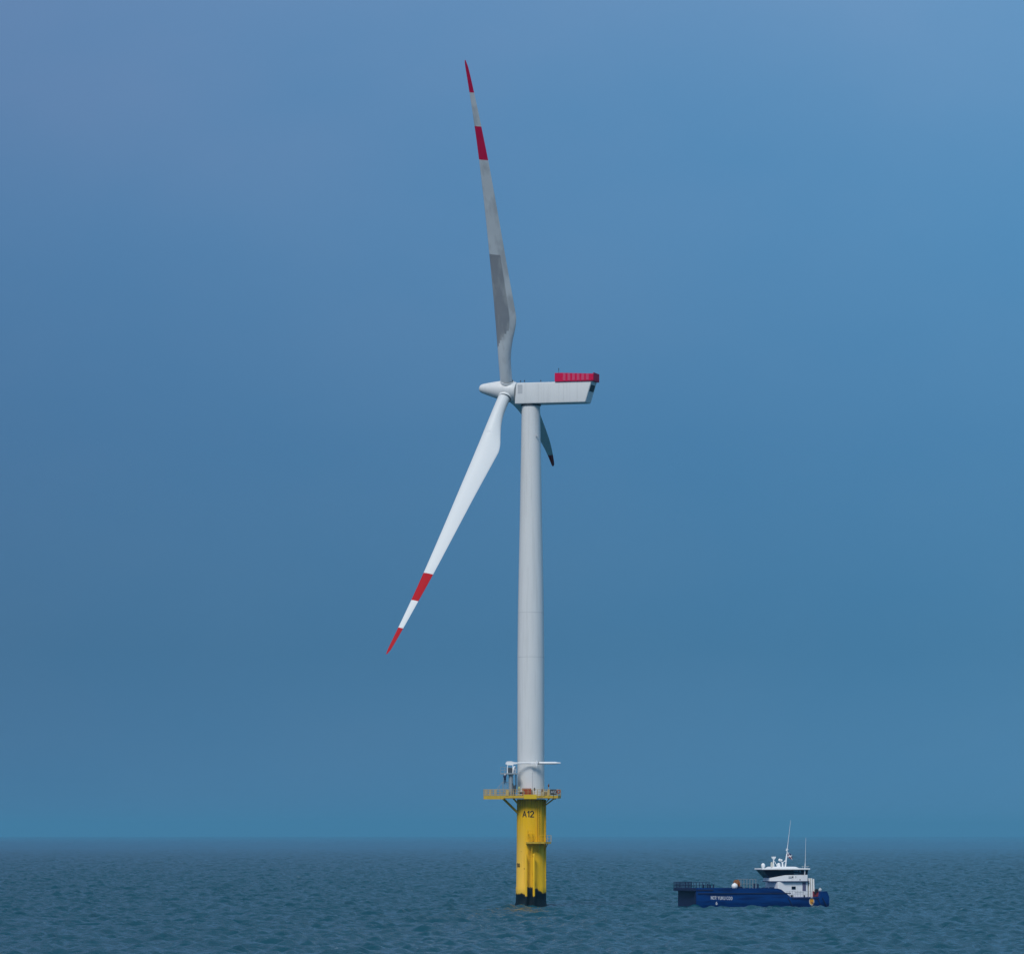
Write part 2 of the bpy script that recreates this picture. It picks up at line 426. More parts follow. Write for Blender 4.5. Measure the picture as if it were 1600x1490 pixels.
    me.materials.append(m)
    return o


build_sea()

# ------------------------------------------------------------------ foundation: yellow steel column out of the water
FR = 2.40
fnd = empty('turbine_foundation', (0, 0, 0), 'yellow steel foundation column marked A12 standing in the sea under the white tower', 'foundation')
mb = MB()
mb.rings([(-6, 3.0), (-0.8, 2.95), (0.1, 2.80), (0.9, 2.62), (1.9, 2.56), (2.0, 2.60), (3.4, 2.58), (3.5, 2.52), (11, 2.44), (18.5, FR)], 64)
mb.build('column', M['yellow'], fnd)
# painted characters wrapped round the steel
for body, h, z, ang, rr in (('A12', 0.98, 15.45, -0.20, 2.435), ('50', 0.55, 6.88, -1.05, 2.515)):
    v, f = text_mesh(body, h, 0.17 if body == 'A12' else 0.26, width=1.95 if body == 'A12' else 0.85)
    mk = MB(); pts = []
    for x, y, l in v:
        t_ = ang + x / rr
        pts.append((math.sin(t_) * (rr + l), -math.cos(t_) * (rr + l), z + y))
    mk.add(pts, f)
    mk.build('marking', M['black'], fnd)
# cable tube down the right flank
mb = MB(); mb.tube((2.42, -0.55, 18.4), (2.42, -0.55, -3), 0.21, n=14)
mb.tube((1.02, -2.45, 18.4), (1.02, -2.45, 10.9), 0.05, n=8)
for z in (17.6, 14.5, 11.6, 8.2, 4.6): mb.box((2.38, -0.5, z), (0.5, 0.5, 0.16))
mb.build('cable_tube', M['yellow'], fnd)
# boat landing
for x in (-0.83, 0.50):
    mb = MB(); mb.rings([(0, 0.17), (0.15, 0.2), (12.2, 0.2), (12.35, 0.12)], 14, 0, (x, -3.55, -3.2))
    for z in (1.2, 4.6, 8.4): mb.tube((x, -3.5, z), (x * 0.9, -2.3, z), 0.12, n=10)
    mb.build('fender_tube', M['yellow_tube'], fnd)
mb = MB()
for x in (-0.52, 0.16): mb.box((x, -3.2, 5.6), (0.10, 0.14, 15.4))
for k in range(46): mb.tube((-0.52, -3.2, -1.6 + k * 0.32), (0.16, -3.2, -1.6 + k * 0.32), 0.02, n=6)
for z in (2.5, 6.0, 9.5, 12.6):
    for x in (-0.52, 0.16): mb.tube((x, -3.2, z), (x, -2.3, z), 0.06, n=6)
for k in range(3):
    z = 12.0 + k * 0.55
    mb.path([(-0.52, -3.2, z), (-0.6, -3.75, z), (-0.18, -3.98, z), (0.24, -3.75, z), (0.16, -3.2, z)], 0.03)
mb.build('boat_ladder', M['yellow'], fnd)
mb = MB()
for x in (1.28, 1.72): mb.box((x, -2.35, 14.9), (0.07, 0.09, 7.4))
for k in range(23): mb.tube((1.28, -2.35, 11.4 + k * 0.32), (1.72, -2.35, 11.4 + k * 0.32), 0.018, n=6)
mb.build('upper_ladder', M['yellow'], fnd)
# rest platform half way down
rest_poly = [(-0.85, -4.0), (2.3, -3.6), (3.45, -2.2), (3.45, -0.6), (2.48, -0.6), (2.15, -1.3), (1.3, -2.15), (0.2, -2.47), (-0.85, -2.32)]
mb = MB(); mb.prism(rest_poly, 10.86, 11.16)
mb.tube((2.9, -1.2, 10.86), (2.3, -0.7, 9.6), 0.08); mb.tube((1.6, -3.5, 10.86), (1.2, -2.1, 9.4), 0.08)
rp = mb.build('rest_platform', M['deck_yellow'], fnd)
mb = MB()
edge = rest_poly[:5]; edge[4] = (2.5, -0.62)
for a_, b_ in zip(edge[:-1], edge[1:]):
    n_ = max(1, round(math.dist(a_, b_) / 0.8))
    for k in range(n_):
        x = a_[0] + (b_[0] - a_[0]) * k / n_; y = a_[1] + (b_[1] - a_[1]) * k / n_
        mb.tube((x, y, 11.16), (x, y, 12.28), 0.03, n=6)
    for z in (11.7, 12.28): mb.tube((*a_, z), (*b_, z), 0.025, n=6)
mb.build('railing', M['yellow'], rp)

# main platform
DZ = 18.80
deck_poly = [(-8.1, -2.9), (-4.7, -3.3), (-1.3, -3.9), (1.1, -3.9), (4.6, -3.4), (5.1, -1.6), (5.1, 1.8), (3.4, 3.5), (-3.0, 3.7), (-8.1, 2.0)]
mb = MB(); mb.prism(deck_poly, DZ - 0.12, DZ)
for x in (-6.9, -4.9, -3.0, 3.0, 4.2): mb.box((x, -0.3, DZ - 0.24), (0.16, 4.6, 0.23))
pl = mb.build('platform_deck', M['deck_yellow'], fnd)
mb = MB(); n_ = len(deck_poly)
for k in range(n_):
    a_, b_ = Vector(deck_poly[k]), Vector(deck_poly[(k + 1) % n_]); c_ = (a_ + b_) / 2; d_ = b_ - a_
    low = 0.40 if k in (0, 9) else 0.22
    mb.box((c_.x, c_.y, DZ + 0.18 - low / 2), (d_.length + 0.03, 0.06, 0.24 + low), math.atan2(d_.y, d_.x))
mb.build('edge_plate', M['deck_yellow'], pl)
mb = MB(); mb.box((-0.12, -4.02, DZ + 0.06), (2.2, 0.10, 0.74)); mb.build('landing_plate', M['bright_yellow'], pl, bevel=0.02)
mb = MB()
for k in range(n_):
    a_, b_ = Vector(deck_poly[k]), Vector(deck_poly[(k + 1) % n_]); d_ = b_ - a_
    cnt = max(1, round(d_.length / 0.75))
    for j in range(cnt):
        p = a_ + d_ * (j / cnt)
        mb.tube((p.x, p.y, DZ), (p.x, p.y, DZ + 1.35), 0.035 if j else 0.05, n=6)
    for z in (0.5, 0.92, 1.33): mb.tube((a_.x, a_.y, DZ + z), (b_.x, b_.y, DZ + z), 0.028, n=6)
mb.build('railing', M['rail'], pl)
for k, (x, y, w) in enumerate(((-7.75, -2.98, 0.42), (-7.0, -3.07, 0.3), (-6.1, -3.17, 0.45), (-4.05, -3.48, 0.5), (2.05, -3.82, 0.5), (3.0, -3.66, 0.4))):
    mb = MB(); mb.box((x, y, DZ + 0.76), (w, 0.03, 1.02), R(-6)); mb.build('railing_panel', M['rail'] if k % 2 else M['beige'], pl)
for p, q, r_ in (((-4.75, -1.6, DZ - 0.2), (-2.1, -0.9, 16.0), 0.20), ((-3.0, -1.9, DZ - 0.2), (-1.9, -1.35, 17.3), 0.15),
                 ((4.0, -1.4, DZ - 0.2), (2.15, -0.9, 17.2), 0.12), ((3.2, -2.2, DZ - 0.2), (2.1, -1.0, 17.4), 0.08), ((-4.75, 1.6, DZ - 0.2), (-2.1, 0.9, 16.0), 0.2)):
    mb = MB(); mb.tube(p, q, r_, n=12); mb.build('brace', M['deck_yellow'], fnd)

# ------------------------------------------------------------------ the turbine
TB = (0, 0, DZ)
tur = empty('wind_turbine', TB, 'white three-bladed wind turbine with red-banded blades on a yellow foundation', 'wind turbine')
PSI, TILT, PHASE, BL, CONE, BEND, BEXP, HOFF, DZH, SAG = 0.2730, 0.1088, -0.4085, 57.89, 4.226, 2.435, 2.672, 4.267, 88.33, 2.61
AX = Vector((-math.cos(PSI) * math.cos(TILT), math.sin(PSI) * math.cos(TILT), math.sin(TILT)))   # rotor axis, pointing upwind
HV = Vector((math.sin(PSI), math.cos(PSI), 0)); UV = HV.cross(AX); UV = UV if UV.z > 0 else -UV
HUB = Vector((0, 0, DZH)) + AX * HOFF
NA = Vector((-math.cos(PSI), math.sin(PSI), 0)); NS = Vector((-math.sin(PSI), -math.cos(PSI), 0))   # nacelle axes: forward, towards the camera


def nac(q, s, z): return NA * q + NS * s + Vector((0, 0, z))


mb = MB()
mb.rings([(DZ, 2.36), (DZ + 0.25, 2.36), (DZ + 0.3, 2.32), (42.9, 2.31), (52.0, 2.21), (66.0, 1.93), (80, 1.68), (86.15, 1.58), (86.34, 1.58)], 72)
tw = mb.build('tower', M['white'], tur, TB)
for z, rr in ((42.85, 2.325), (50.5, 2.245)):
    mb = MB(); mb.rings([(z, rr - 0.02), (z + 0.015, rr), (z + 0.085, rr), (z + 0.1, rr - 0.02)], 72); mb.build('flange_seam', M['seam'], tw, TB)
mb = MB()
mb.box((0.95, -1.63, 80.9), (0.26, 0.06, 0.34)); mb.box((1.12, -1.50, 80.55), (0.14, 0.06, 0.2)); mb.build('service_plate', M['pale_grey'], tw, TB)
mb = MB(); mb.box((0.25, -2.325, 21.0), (0.09, 0.05, 4.2)); mb.build('cable_duct', M['pale_grey'], tw, TB)

# nacelle
w2 = 1.82
mb = MB()
ring = lambda q0, q1, z, s: [nac(q0, s, z), nac(q0, -s, z), nac(q1, -s, z), nac(q1, s, z)]
mb.loft([ring(2.38, -10.12, 86.34, w2 - 0.06), ring(2.36, -10.25, 86.7, w2), ring(2.12, -11.12, 89.55, w2), ring(2.05, -11.28, 89.93, w2 - 0.05)])
nc = mb.build('nacelle', M['white'], tur, TB, bevel=0.07)
mb = MB(); mb.rings([(86.05, 1.72), (86.34, 1.72)], 48); mb.build('yaw_ring', M['dark'], nc, TB)
mb = MB(); mb.box(nac(1.42, w2 + 0.012, 88.85), (0.82, 0.03, 1.5), -PSI); mb.build('side_louvre', M['pale_grey'], nc, TB)
for q in (-1.9, -6.3):
    mb = MB(); mb.box(nac(q, w2 + 0.004, 88.2), (0.05, 0.015, 3.0), -PSI); mb.build('panel_joint', M['seam'], nc, TB)
# dark outlet grille in the sloping rear face
gz0, gz1 = 88.25, 89.35
rq = lambda z: -10.25 - (z - 86.7) / 2.85 * 0.87
mb = MB(); mb.loft([[nac(rq(z) - o, s, z) for s in (1.35, -1.35)] + [nac(rq(z) + 0.1, s, z) for s in (-1.35, 1.35)] for z, o in ((gz0, 0.04), (gz1, 0.04))])
mb.build('outlet_grille', M['black'], nc, TB)
for q, s in ((1.65, 0.7), (0.9, 0.9), (-1.9, 0.5)):
    mb = MB(); mb.tube(nac(q, s, 89.9), nac(q, s, 90.28), 0.035, n=6); mb.ball(nac(q, s, 90.33), 0.12, 8)
    mb.build('wind_sensor', M['dark'], nc, TB)
# red hoist platform on the nacelle roof
Q0, Q1, ZB, ZT = -4.80, -11.62, 90.02, 91.42
mb = MB(); mb.loft([ring(Q0, Q1, 89.96, 2.0), ring(Q0, Q1, 90.10, 2.0)])
hp = mb.build('hoist_platform', M['red_dark'], tur, TB)
x_ = Q0; k = 0
widths = [1.45] + [0.46, 0.36] * 6
qs = [Q0]
for w in widths: qs.append(qs[-1] - w)
qs = [q for q in qs if q > Q1 + 0.15] + [Q1]
for sd in (1, -1):
    for k, (a_, b_) in enumerate(zip(qs[:-1], qs[1:])):
        lightp = (k % 2 == 1)
        off = 2.0 + (0.05 if lightp else 0.0)
        if k == len(qs) - 2: lightp = False
        mb = MB(); mb.loft([[nac(a_, sd * off, z), nac(b_, sd * off, z), nac(b_, sd * (off - 0.06), z), nac(a_, sd * (off - 0.06), z)] for z in (ZB + 0.08, ZT - 0.02 * k)])
        mb.build('fence_panel', M['red_light'] if lightp else M['red_dark'], hp, TB)
for q in (Q0 + 0.03, Q1 + 0.03):
    mb = MB(); mb.loft([[nac(q, 1.93, z), nac(q, -1.93, z), nac(q - 0.06, -1.93, z), nac(q - 0.06, 1.93, z)] for z in (ZB + 0.08, ZT - 0.05)])
    mb.build('fence_panel', M['red_dark'], hp, TB)
mb = MB(); mb.tube(nac(-5.2, 0.9, 90.1), nac(-5.2, 0.9, 92.35), 0.035, n=6); mb.box(nac(-5.2, 0.9, 92.2), (0.12, 0.12, 0.3))
mb.build('beacon_mast', M['dark'], hp, TB)

# hub
mb = MB()
prof = [(9.28, 0.02), (9.25, 0.28), (9.15, 0.5), (8.95, 0.68), (8.6, 0.82), (7.6, 1.10), (6.4, 1.40), (5.6, 1.58), (4.9, 1.68), (3.7, 1.70), (2.9, 1.62), (2.62, 1.5), (2.55, 1.2)]
mb.rings([(q - HOFF, r) for q, r in prof], 48, 0, HUB, AX)
hb = mb.build('spinner', M['white'], tur, TB, angle=50)

CH = [(0.020, 2.10, 1.05, 1.0), (0.055, 2.12, 1.05, 1.0), (0.085, 2.32, 1.04, 0.82), (0.12, 2.75, 1.03, 0.60), (0.17, 3.28, 1.02, 0.42), (0.215, 3.78, 1.0, 0.34),
      (0.235, 3.92, 1.0, 0.32), (0.26, 3.78, 0.98, 0.30), (0.33, 3.40, 0.95, 0.26), (0.41, 2.98, 0.90, 0.23), (0.50, 2.55, 0.80, 0.21), (0.60, 2.11, 0.68, 0.19),
      (0.705, 1.68, 0.54, 0.18), (0.805, 1.24, 0.40, 0.17), (0.905, 0.86, 0.28, 0.16), (0.96, 0.64, 0.20, 0.16), (0.985, 0.48, 0.15, 0.16), (1.0, 0.18, 0.05, 0.16)]
PITCH = 0.0976


def interp(f, i):
    """smooth (Hermite) interpolation of the blade table"""
    x = [c[0] for c in CH]; y = [c[i] for c in CH]
    for k in range(len(x) - 1):
        if x[k] <= f <= x[k + 1]:
            h = x[k + 1] - x[k]; t = (f - x[k]) / h
            sl = lambda j: 0.0 if j in (0, len(x) - 1) else (y[j + 1] - y[j - 1]) / (x[j + 1] - x[j - 1])
            m0, m1 = sl(k) * h, sl(k + 1) * h
            return (2 * t ** 3 - 3 * t * t + 1) * y[k] + (t ** 3 - 2 * t * t + t) * m0 + (3 * t * t - 2 * t ** 3) * y[k + 1] + (t ** 3 - t * t) * m1
    return y[-1]


def make_blade(theta, grey, inner=True):
    d = (UV * math.cos(theta) + HV * math.sin(theta)).normalized()
    tg = AX.cross(d).normalized()
    chord = (AX * math.cos(PITCH) + tg * math.sin(PITCH)).normalized()
    nrm = d.cross(chord).normalized()
    fs = sorted(set([c[0] for c in CH] + [0.125 + 0.005 * i for i in range(21)] + [0.04, 0.07, 0.10, 0.29, 0.37, 0.42, 0.455, 0.55, 0.655, 0.755, 0.86, 0.935, 0.978]))
    rings_ = []
    n = 28
    for f in fs:
        c, le, tc_ = interp(f, 1), interp(f, 2), interp(f, 3)
        down = Vector((0, 0, -1)) * SAG * f * f; down -= d * d.dot(down)
        ctr = HUB + d * BL * f + AX * (CONE * f + BEND * f ** BEXP) + down
        bl = min(1, max(0, (0.215 - f) / 0.17)); bl = bl * bl * (3 - 2 * bl)           # round root blends into the aerofoil
        pts = []
        for k in range(n):
            t = 2 * math.pi * k / n
            xr, yr = math.cos(t), math.sin(t)
            xa = (xr + 1) / 2                             # 1 = leading edge
            ya = yr * 0.5 * tc_ * (0.35 + 0.65 * xa) * 1.15 if bl < 1 else 0
            px = le - c * (1 - xa); py = ya * c
            rx = xr * 1.05; ry = yr * 1.05
            pts.append(ctr + chord * (px * (1 - bl) + rx * bl) + nrm * (py * (1 - bl) + ry * bl))
        rings_.append(pts)
    ms = []
    for f in fs[:-1]:
        if f >= (0.905 if inner else 0.86) or (inner and 0.705 <= f < 0.805): ms.append(1)
        else: ms.append(0)
    mb = MB(); mb.loft(rings_, ms)
    if grey:                                              # dark grey patch along the forward part, its lower end cut on a slant
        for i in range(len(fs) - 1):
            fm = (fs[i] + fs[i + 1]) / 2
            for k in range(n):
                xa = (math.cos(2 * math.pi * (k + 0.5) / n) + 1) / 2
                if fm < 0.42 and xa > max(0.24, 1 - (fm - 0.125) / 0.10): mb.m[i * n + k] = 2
    o = mb.build('blade', [M['blade_grey'] if grey else M['blade_white'], M['red_dark'] if grey else M['red'], M['blade_patch']], tur, TB, angle=60)
    cl = MB(); cl.rings([(1.35, 1.22), (1.72, 1.20), (1.74, 1.10)], 32, 0, HUB, d, caps=False); cl.build('root_collar', M['white'], o, TB)
    cl = MB(); cl.rings([(1.735, 1.085), (1.80, 1.085), (1.80, 1.04)], 32, 0, HUB, d, caps=False); cl.build('root_seal', M['dark'], o, TB)
    if grey: o['label'] = 'upright blade, shade painted in as streaked grey, with a darker patch'
    return o


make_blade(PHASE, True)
make_blade(PHASE - 2 * math.pi / 3, False)
make_blade(PHASE + 2 * math.pi / 3, False, False)

# ------------------------------------------------------------------ davit crane on the platform
CR = (-3.45, -2.75, DZ)
cr = empty('davit_crane', CR, 'white davit crane with a long level boom, on the platform left of the tower', 'crane')
mb = MB(); mb.rings([(DZ, 0.55), (DZ + 0.12, 0.55), (DZ + 0.14, 0.40), (22.6, 0.36), (22.62, 0.5), (22.74, 0.5)], 24, 0, (CR[0], CR[1], 0)); mb.build('pedestal', M['steel'], cr, CR)
mb = MB(); mb.prism([(-5.25, -3.5), (-2.15, -3.5), (-2.15, -2.45), (-2.9, -1.7), (-5.25, -1.7)], 22.74, 22.94)
cp = mb.build('crane_platform', M['steel'], cr, CR)
mb = MB()
for p in ((-5.2, -3.45), (-4.5, -3.45), (-5.2, -2.5), (-5.2, -1.75), (-4.2, -1.75)): mb.tube((*p, 22.94), (*p, 23.98), 0.04, n=6)
for z in (23.45, 23.96): mb.path([(-4.5, -3.45, z), (-5.2, -3.45, z), (-5.2, -1.75, z), (-4.2, -1.75, z)], 0.025)
mb.build('railing', M['steel'], cp, CR)
mb = MB()
for x in (-4.02, -3.10):
    mb.box((x, -2.9, 23.62), (0.14, 0.7, 1.36))
mb.box((-3.56, -2.9, 24.37), (1.1, 0.75, 0.16)); mb.build('winch_frame', M['ship_white'], cr, CR)
mb = MB(); mb.box((-3.56, -2.8, 23.35), (0.78, 0.55, 0.75)); mb.tube((-3.95, -2.95, 23.75), (-3.17, -2.95, 23.75), 0.16, n=12); mb.build('winch', M['dark_steel'], cr, CR, bevel=0.04)
mb = MB(); mb.torus((-2.78, -3.0, 23.55), (0.93, -0.36, 0), 0.52, 0.10, 28, 8); mb.tube((-2.9, -2.95, 23.55), (-2.66, -3.05, 23.55), 0.12, n=12)
for k in range(3):
    t = k * math.pi / 3; u_ = Vector((0.36 * math.cos(t), 0.93 * math.cos(t), math.sin(t))) * 0.5
    mb.tube(Vector((-2.78, -3.0, 23.55)) - u_, Vector((-2.78, -3.0, 23.55)) + u_, 0.03, n=6)
mb.build('cable_wheel', M['ship_white'], cr, CR)
mb = MB(); mb.loft([[(x, -3.2, z0), (x, -2.8, z0), (x, -2.8, z1), (x, -3.2, z1)] for x, z0, z1 in ((-4.35, 24.45, 24.7), (-4.1, 24.42, 24.95), (-3.4, 24.42, 24.98), (-2.9, 24.45, 24.85), (-2.3, 24.52, 24.78))])
mb.build('boom_head', M['ship_white'], cr, CR)
mb = MB(); mb.tube((-2.35, -3.0, 24.65), (0.8, -3.0, 24.66), 0.13, n=14)
mb.rings([(0.8, 0.13), (0.85, 0.17), (1.2, 0.17), (1.22, 0.21), (2.2, 0.22), (4.25, 0.22), (4.45, 0.15), (5.05, 0.10), (5.12, 0.03)], 16, 0, (0, -3.0, 24.66), (1, 0, 0))
bo = mb.build('boom', M['ship_white'], cr, CR)
mb = MB(); mb.box((0.95, -3.05, 24.62), (0.22, 0.5, 1.0)); mb.box((0.15, -3.05, 24.42), (0.12, 0.4, 0.4)); mb.box((0.55, -3.05, 24.38), (0.9, 0.25, 0.08))
mb.tube((-0.1, -3.02, 24.3), (0.3, -3.02, 24.62), 0.04, n=6)
mb.build('boom_clamp', M['ship_white'], bo, CR)
mb = MB(); mb.rings([(1.27, 0.225), (1.27, 0.26), (1.37, 0.26), (1.37, 0.225)], 16, 0, (0, -3.0, 24.66), (1, 0, 0), caps=False); mb.build('boom_band', M['dark'], bo, CR)
mb = MB()
mb.tube((-2.58, -3.05, 22.74), (-2.58, -3.1, 20.9), 0.09, n=8); mb.tube((-2.58, -3.1, 20.95), (-2.85, -3.2, 18.8), 0.13, n=8)
mb.tube((-3.15, -3.1, 21.2), (-2.75, -3.2, 19.5), 0.10, n=8); mb.box((-2.72, -3.15, 20.3), (0.34, 0.3, 1.1), 0.2)
mb.build('hydraulic_strut', M['dark_steel'], cr, CR)
mb = MB()
for x in (-4.72, -4.3): mb.tube((x, -3.15, DZ), (x, -3.15, 22.74), 0.04, n=6)
for k in range(13): mb.tube((-4.72, -3.15, DZ + 0.2 + k * 0.29), (-4.3, -3.15, DZ + 0.2 + k * 0.29), 0.02, n=6)
mb.build('ladder', M['steel'], cr, CR)
mb = MB()
for a_, b_ in (((-5.9, -2.9, DZ + 1.35), (-4.9, -2.9, DZ + 2.6)), ((-4.9, -2.9, DZ + 2.6), (-3.7, -2.9, DZ + 2.6)), ((-3.7, -2.9, DZ + 2.6), (-3.2, -2.9, DZ + 1.3)),
               ((-5.4, -2.9, DZ), (-5.4, -2.9, DZ + 1.9)), ((-4.9, -2.9, DZ), (-4.9, -2.9, DZ + 2.6)), ((-4.1, -2.9, DZ), (-4.1, -2.9, DZ + 2.6)), ((-3.7, -2.9, DZ), (-3.7, -2.9, DZ + 2.6)), ((-5.9, -2.9, DZ + 0.6), (-3.2, -2.9, DZ + 0.9))):
    mb.tube(a_, b_, 0.035, n=6)
mb.build('guard_frame', M['steel'], cr, CR)

# ------------------------------------------------------------------ things on the platform
mb = MB(); bx = (-0.72, -3.05, DZ)
mb.box((bx[0], bx[1], DZ + 0.72), (1.5, 0.95, 1.42))
for x in (-0.71, 0.71):
    for y in (-0.44, 0.44): mb.box((bx[0] + x, bx[1] + y, DZ + 0.75), (0.12, 0.12, 1.5))
mb.box((bx[0], bx[1], DZ + 1.49), (1.62, 1.05, 0.07))
for k in range(5): mb.box((bx[0] - 0.5 + k * 0.25, bx[1] - 0.49, DZ + 0.72), (0.06, 0.05, 1.3))
tag(mb.build('storage_container', M['orange'], None, bx), 'orange red storage container on the yellow platform in front of the tower', 'container').location = bx

bx = (2.3, -2.95, DZ); ct = empty('equipment_crate', bx, 'beige slatted crate with a pale lid on the platform, left of the black sign', 'crate')
mb = MB(); mb.box((bx[0], bx[1], DZ + 0.45), (1.1, 0.85, 0.88))
for k in range(5): mb.box((bx[0], bx[1] - 0.44, DZ + 0.12 + k * 0.18), (1.16, 0.05, 0.09))
mb.build('body', M['beige'], ct, bx)
mb = MB(); mb.box((bx[0], bx[1], DZ + 1.0), (1.2, 0.95, 0.2)); mb.build('lid', M['cream'], ct, bx, bevel=0.03)

bx = (-1.68, -3.45, DZ); fr = empty('cable_rack', bx, 'pale framed rack with a dark inside, left of the orange container', 'rack')
mb = MB()
for x in (-0.5, 0.5): mb.box((bx[0] + x, bx[1], DZ + 0.5), (0.10, 0.3, 1.0))
mb.box((bx[0], bx[1], DZ + 0.96), (1.1, 0.34, 0.14)); mb.build('frame', M['cream'], fr, bx)
mb = MB()
for k in range(4): mb.tube((bx[0] - 0.36 + k * 0.24, bx[1] - 0.12, DZ + 0.3), (bx[0] - 0.36 + k * 0.24, bx[1] + 0.12, DZ + 0.3), 0.11, n=12)
mb.box((bx[0], bx[1] + 0.05, DZ + 0.72), (0.9, 0.2, 0.3)); mb.build('coils', M['dark'], fr, bx)

# number board
bx = (3.85, -3.62, DZ); sb = empty('number_board', bx, 'black board with faint A12 lettering on the right railing', 'sign')
mb = MB(); mb.box((bx[0], bx[1], DZ + 0.92), (1.06, 0.06, 0.86)); mb.box((bx[0], bx[1] + 0.04, DZ + 0.45), (0.08, 0.04, 0.9))
mb.build('board', M['black'], sb, bx, bevel=0.01)
v, f = text_mesh('A12', 0.42, 0.16); mb = MB(); mb.add([(bx[0] + x, bx[1] - 0.034 - l, DZ + 0.72 + y) for x, y, l in v], f); mb.build('lettering', M['pale_grey'], sb, bx)

mb = MB(); bx = (4.72, -3.46, DZ + 0.95); mb.torus(bx, (0.15, -1, 0), 0.27, 0.075, 24, 8)
tag(mb.build('life_ring', M['orange'], None, bx), 'small orange life ring on the far right end of the platform railing', 'life ring').location = bx


def lantern(x, y, h, lampm, label, postm):
    b0 = (x, y, DZ); t = empty('marker_lantern', b0, label, 'lantern', group='lanterns on the platform')
    q = MB(); q.tube((x, y, DZ), (x, y, DZ + h), 0.045, n=8); q.rings([(DZ, 0.13), (DZ + 0.04, 0.13)], 12, 0, (x, y, 0)); q.build('post', postm, t, b0)
    q = MB(); q.rings([(0, 0.10), (0.06, 0.13), (0.36, 0.13), (0.42, 0.09), (0.5, 0.03)], 14, 0, (x, y, DZ + h)); q.build('lamp', lampm, t, b0)


lantern(-2.02, -3.6, 1.35, M['lime'], 'pale lime lantern on a post above the cable rack', M['lime'])
lantern(0.62, -3.75, 1.15, M['dark'], 'short dark lantern right of the orange container', M['rail'])
lantern(3.02, -3.2, 1.78, M['rust'], 'tall rust brown lantern above the beige crate', M['rail'])
lantern(1.9, -3.75, 0.95, M['rust'], 'low rust brown lantern between orange container and beige crate', M['rail'])


